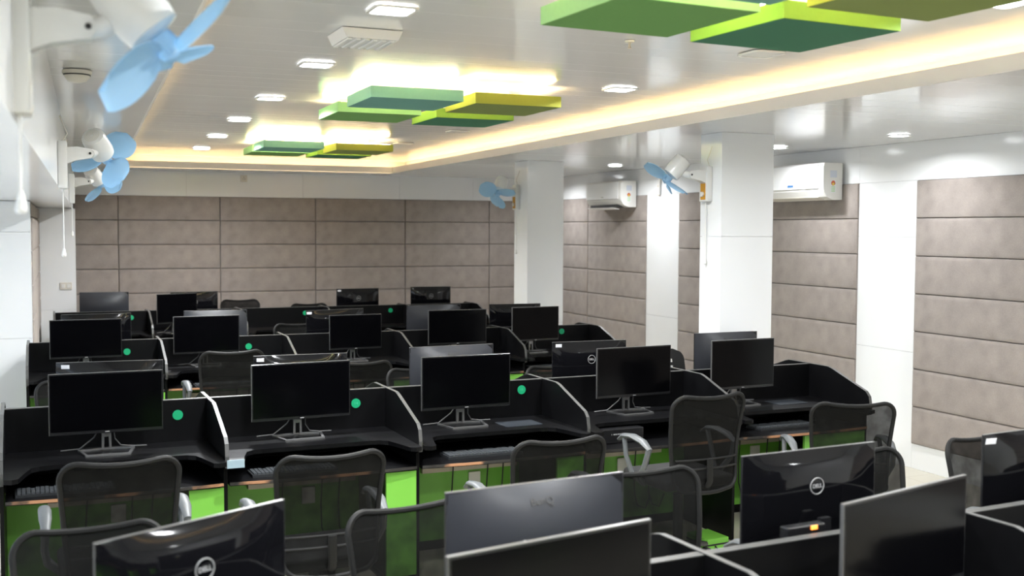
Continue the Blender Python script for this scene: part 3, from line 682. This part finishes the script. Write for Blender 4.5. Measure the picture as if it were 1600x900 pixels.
CH = [ # backrest centre x, y, top z, facing (deg, 0 = towards back wall), label
 (.21, 4.74, .942, 2, 'black mesh chair at the leftmost desk of the first full row'),
 (1.045, 4.54, .946, 3, 'tall looking black mesh chair at the second desk of the first full row'),
 (2.11, 4.53, .936, 2, 'black mesh chair with green showing through, at the third desk of the first full row'),
 (3.21, 5.0, 1.015, 4, 'raised charcoal mesh chair with grey armrests at the fourth desk'),
 (4.10, 4.92, .932, -22, 'turned black mesh chair at the right end desk, before the white strip'),
 (.07, 3.84, .905, 184, 'black mesh chair behind the tilted monitor in the bottom left'),
 (1.135, 3.74, .898, 187, 'black mesh chair left of the large grey monitor in the foreground'),
 (2.21, 3.90, .908, 184, 'black mesh chair right of the large grey monitor in the foreground'),
 (3.30, 3.93, .905, 180, 'black mesh chair peeping out right of the round-logo monitor in the foreground'),
 (4.09, 3.99, .903, 182, 'black mesh chair at the right edge behind the stickered monitor'),
 (1.16, 8.28, .987, 3, 'charcoal mesh chair at the second desk of the second full row'),
 (2.04, 7.90, .913, 0, 'charcoal mesh chair in the aisle before the third desk of the second full row'),
 (2.345, 7.46, .903, 180, 'mesh chair left of the silver monitor, far side of the first full row'),
 (3.33, 7.26, .90, 178, 'mesh chair behind the round-logo monitor on the far side of the first full row'),
 (4.16, 7.22, .995, 182, 'black plastic chair with slotted back beside the nearer pillar'),
 (.07, 7.5, .92, 180, 'grey mesh chair at the far left, behind the leftmost screen of the first full row'),
 (2.165, 10.90, .95, 180, 'mesh chair beyond the second full row, left of a glossy monitor back'),
 (2.06, 13.99, 1.003, 180, 'black armless mesh chair against the back wall, left one'),
 (2.93, 13.99, .934, 180, 'black armless mesh chair by the back wall, left of the stickered monitor'),
]
for i, (x, y, zt, fa, lab) in enumerate(CH):
    rz = R(fa); dz = zt-.95+.0; o = Matrix.Rotation(rz, 3, 'Z') @ Vector((0, -.26, 0))
    t = thing('office_chair', lab, 'chair', (x-o.x, y-o.y, 0), rz, 'office chairs')
    if 'slotted' in lab: ob('back_shell', slotme, t, (0, 0, dz))
    else:
        bf = ob('back_frame', back_frame, t, (0, 0, dz)); ob('back_net', back_net, t, (0, 0, dz)); ob('lumbar_bar', lumbar_me, t, (0, 0, dz))
    ob('back_support', spine_me, t, (0, 0, dz)); ob('seat', seat_me, t, (0, 0, dz)); ob('gas_column', col_me, t, (0, 0, min(0, dz)))
    for s in (-1, 1) if 'slotted' not in lab and 'armless' not in lab else ():
        a = ob('armrest', ARM[s][0], t, (0, 0, dz)); ob('post', ARM[s][1], a)
    for lg, ca in legs:
        l = ob('base_leg', lg, t); ob('caster', ca, l)

# ------------------------------------------------------------------ wall fans
plate_me = MB().rbox(0, .048, -.055, .055, -.135, .125, .008, 2).mesh('bracket_plate', 'wplast', True)
arm_me = MB().prism([(.03, .09), (.03, -.005), (.09, .02), (.17, .035), (.185, .06), (.17, .085), (.10, .095)], -.032, .032, 'y').mesh('arm', 'wplast')
screw_me = MB().cyl((.165, -.036, .06), (.165, .036, .06), .007, n=10).mesh('pivot_screw', 'dark')
gold_me = MB().rbox(.0, .0022, -.034, .034, -.06, .06, .001, 1).mesh('regulator_label', 'gold'); knob_me = MB().cyl((0, 0, -.02), (.016, 0, -.02), .018, n=16).mesh('knob', 'wplast', True)
def fan(loc, rz, psi, lab, phase, cordlen, gold=False, grp='wall fans', tilt=50., cy=0.):
    t = thing('wall_fan', lab, 'fan', loc, rz, grp)
    p = ob('bracket_plate', plate_me, t); ob('arm', arm_me, t); ob('pivot_screw', screw_me, t)
    hd = Matrix.Translation((.165, 0, .06)) @ Matrix.Rotation(R(psi), 4, 'Z')
    a = Vector((math.cos(R(tilt)), 0, -math.sin(R(tilt)))); b = Vector((0, 1, 0)); c = a.cross(b)
    fr = Matrix((c, b, a)).transposed().to_4x4()      # local z = blade axis
    mc_ = hd @ Matrix.Translation((.10, 0, .045)) @ fr
    nk = MB().tube([hd @ Vector(v) for v in ((0, 0, 0), (.03, 0, .005), (.07, 0, .03))], .026, 10)
    ob('neck', nk.mesh('neck', 'wplast', True), t)
    mo = ob('motor_housing', MB().lathe([(.045, -.095), (.062, -.088), (.066, -.05), (.067, .03), (.062, .06), (.03, .068)], 24, mc_).mesh('motor_housing', 'wplast', True), t)
    vent = MB()
    for k in range(4): vent.add(*[(lambda q: (q.v, q.f))(ring_mesh(circ(.014+.009*k), circ(.011+.009*k), -.0965, -.0945))][0], mc_)
    ob('vent', vent.mesh('vent', 'wplast2'), mo)
    hb = ob('hub', MB().lathe([(.03, .075), (.032, .10), (.026, .125), (.008, .132)], 18, mc_).mesh('hub', 'blade', True), t)
    for k in range(3):
        th = phase+k*120; vs = []; fs = []; nu, nv = 10, 7
        for side in (0, 1):
            for i in range(nu+1):
                u = i/nu; r = .028+.175*u; wd = .022+.068*math.sin(math.pi*min(1, u*1.0)**.75*.86)**.9
                if u > .85: wd *= math.sqrt(max(.02, 1-((u-.85)/.155)**2))
                for j in range(nv+1):
                    v = -1+2*j/nv; yy = v*wd; zz = .105-yy*.34+.012*v*v-(.0015 if side else -.0015)
                    vs.append((r, yy, zz))
        o2 = (nu+1)*(nv+1)
        for i in range(nu):
            for j in range(nv):
                q = (i*(nv+1)+j, i*(nv+1)+j+1, (i+1)*(nv+1)+j+1, (i+1)*(nv+1)+j); fs += [q, tuple(o2+z for z in q[::-1])]
        for i in range(nu):
            for j in (0, nv): q = i*(nv+1)+j; fs.append((q, q+nv+1, o2+q+nv+1, o2+q))
        for j in range(nv):
            for i in (0, nu): q = i*(nv+1)+j; fs.append((q, q+1, o2+q+1, o2+q))
        ob('blade', MB().add(vs, fs, mc_ @ Matrix.Rotation(R(th), 4, 'Z')).mesh('blade', 'blade', True), t)
    if gold:
        g = ob('regulator_label', gold_me, t, (.048, 0, -.06) if gold == 1 else (.048, 0, -.06)); ob('knob', knob_me, g)
    if cordlen:
        cd = ob('pull_cord', MB().cyl((.024, cy, -.13), (.024, cy, -.135-cordlen), .0035, n=6).mesh('pull_cord', 'wplast'), t)
        ob('pull_bell', MB().lathe([(.004, 0), (.008, -.012), (.013, -.04), (.008, -.048)], 12, Matrix.Translation((.024, cy, -.13-cordlen))).mesh('pull_bell', 'wplast', True), cd)
    w = ob('power_wire', MB().tube([(.02, .045, .12), (.05, .055, .17), (.03, .06, .22), (.012, .06, .27)], .003, 6).mesh('power_wire', 'wplast2', True), t)
def bx(y): return -.14+.0198*y
fan((bx(2.7)-.016, 2.62, 2.275), BA, -8, 'white wall fan with pale blue blades, nearest, top left corner', 90, .17, cy=-.02)
fan((bx(6.5), 6.5, 2.245), BA, 62, 'white wall fan with blue blades on the left beam, middle one', 100, .33, tilt=36)
fan((bx(10.5), 10.5, 2.25), BA, 55, 'white wall fan with blue blades on the left beam, farthest one', 40, .25, tilt=38)
fan((4.432, 6.97, 2.243), math.pi, -22, 'white wall fan with gold regulator on the nearer pillar', 20, .42, 1)
fan((4.447, 10.66, 2.24), math.pi, 46, 'white wall fan with gold regulator on the farther pillar', 75, .42, 1)

# ------------------------------------------------------------------ air conditioners (on the right wall, local frame of the wall)
def wallpt(y, off=0): return (6.352-off-.01067*y, y)
def ac(y0, y1, z0, z1, lab, opened):
    x, yy = wallpt((y0+y1)/2, .031); t = thing('air_conditioner', lab, 'air conditioner', (x, yy, z0), .01067+math.pi, 'wall air conditioners')
    L = (y1-y0)/2; H = z1-z0
    prof = [(0, .0), (.10, .0), (.165, .025), (.198, .075), (.205, .12), (.205, H-.03), (.19, H), (0, H)]
    ob('body', MB().prism(prof, -L, L, 'y').mesh('body', 'wplast'), t)
    ob('front_panel', MB().rbox(.2045, .213, -L+.004, L-.05, .095, H-.012, .003, 1).mesh('front_panel', 'white'), t)
    if opened:
        ob('outlet', MB().box(.09, .19, -L+.08, L-.1, -.003, .03).mesh('outlet', 'dark'), t)
        ob('louver', MB().add([(v[0], v[1], v[2]) for v in MB().box(0, .085, -L+.09, L-.12, 0, .006).v], MB().box(0, 1, 0, 1, 0, 1).f, Matrix.Translation((.15, 0, -.028)) @ Matrix.Rotation(R(-12), 4, 'Y')).mesh('louver', 'wplast'), t)
    else:
        ob('louver', MB().prism([(.112, -.002), (.168, .021), (.170, .026), (.110, .004)], -L+.06, L-.09, 'y').mesh('louver', 'wplast2'), t)
    # end nearest the camera is local +y (the frame is turned half round)
    ob('end_cap', MB().prism([(p[0]*.99, p[1]) for p in prof], L, L+.012, 'y').mesh('end_cap', 'wplast'), t)
    lb = ob('energy_label', MB().box(.07, .125, L+.0125, L+.0135, .06, .165).mesh('energy_label', 'sticker'), t, label='energy rating label')
    ob('label_dial', MB().cyl((.098, L+.0135, .142), (.098, L+.0145, .142), .022, n=16).mesh('label_dial', 'red'), lb)
    ob('label_dial', MB().cyl((.098, L+.0145, .134), (.098, L+.0150, .134), .012, n=16).mesh('label_dial', 'yellow'), lb)
    for k in range(4): ob('label_line', MB().box(.078, .118, L+.0135, L+.0142, .068+k*.013, .075+k*.013).mesh('label_line', 'lgreen'), lb)
    ob('info_label', MB().box(.06, .13, L+.0125, L+.0132, .19, .25).mesh('info_label', pm('pale_label', (.62, .66, .74), .5)), t)
    ob('badge', MB().box(.2132, .2145, -.03, .05 if not opened else .03, .115, .135 if not opened else .125).mesh('badge', 'bluebadge' if not opened else 'logo'), t)
ac(7.71, 8.58, 2.165, 2.48, 'white air conditioner with blue badge, right of the nearer pillar', False)
ac(11.31, 12.17, 2.165, 2.468, 'white air conditioner with its louver open, between the two pillars', True)

# ------------------------------------------------------------------ small fixtures
x, y = wallpt(10.80, .012)
t = thing('sensor_holder', 'narrow white holder on the wall strip beside the farther air conditioner', 'holder', (x, y, 2.29), .01067+math.pi)
ob('case', MB().rbox(0, .02, -.022, .022, 0, .18, .006).mesh('case', 'wplast'), t); ob('button', MB().rbox(.02, .023, -.008, .008, .09, .11, .002, 1).mesh('button', 'cream'), t); ob('clip', MB().rbox(.0, .026, -.012, .012, -.01, .012, .003, 1).mesh('clip', 'cream'), t)
t = thing('smoke_detector', 'round white smoke detector on the left ceiling', 'detector', (.077, 5.355, ZL-.003))
ob('base', MB().lathe([(.062, -.018), (.064, -.004), (.06, 0)], 24).mesh('base', 'wplast2', True), t)
ob('dome', MB().lathe([(.02, -.055), (.04, -.048), (.054, -.03), (.057, -.018)], 24).mesh('dome', 'wplast2', True), t); ob('slots', MB().lathe([(.0585, -.024), (.0585, -.019)], 24).mesh('slots', 'dark'), t)
t = thing('ceiling_grille', 'white ribbed box fixture on the ceiling among the left downlights', 'ceiling fixture', (1.355*KC, 5.16*KC, ZM-.003), .02)
ob('body', MB().prism([(-.135, 0), (.135, 0), (.115, -.042), (-.115, -.042)], -.13, .13, 'y').mesh('body', 'wplast'), t)
for k in range(6): ob('rib', MB().rbox(-.112+k*.038, -.112+k*.038+.024, -.125, .125, -.05, -.041, .004, 1).mesh('rib', 'wplast'), t)
t = thing('ceiling_hook', 'tiny sprinkler head on the ceiling left of the dark green near tile', 'sprinkler', (2.6*KC, 4.82*KC, ZM-.003))
ob('plate', MB().cyl((0, 0, 0), (0, 0, -.008), .022, n=16).mesh('plate', 'wplast2'), t); ob('nozzle', MB().lathe([(.012, -.035), (.006, -.03), (.006, -.008)], 10).mesh('nozzle', 'cream'), t)
t = thing('wall_socket', 'small white socket plate high on the back wall', 'socket', (2.152, YB-.0125, 2.531))
ob('plate', MB().rbox(-.042, .042, -.008, 0, -.042, .042, .003).mesh('plate', 'wplast2'), t)
for dx, dz in ((-.013, -.008), (.013, -.008), (0, .014)): ob('hole', MB().cyl((dx, -.0085, dz), (dx, -.007, dz), .005, n=8).mesh('hole', 'dark'), t)
t = thing('switch_plate', 'ivory switch plate on the far left corner pillar', 'switch', (.04, 13.6845, 1.225))
ob('plate', MB().rbox(-.065, .065, -.009, 0, -.042, .042, .003).mesh('plate', 'wplast2'), t)
for dx in (-.03, .03): ob('rocker', MB().rbox(dx-.02, dx+.02, -.013, -.009, -.022, .022, .002, 1).mesh('rocker', 'wplast'), t)
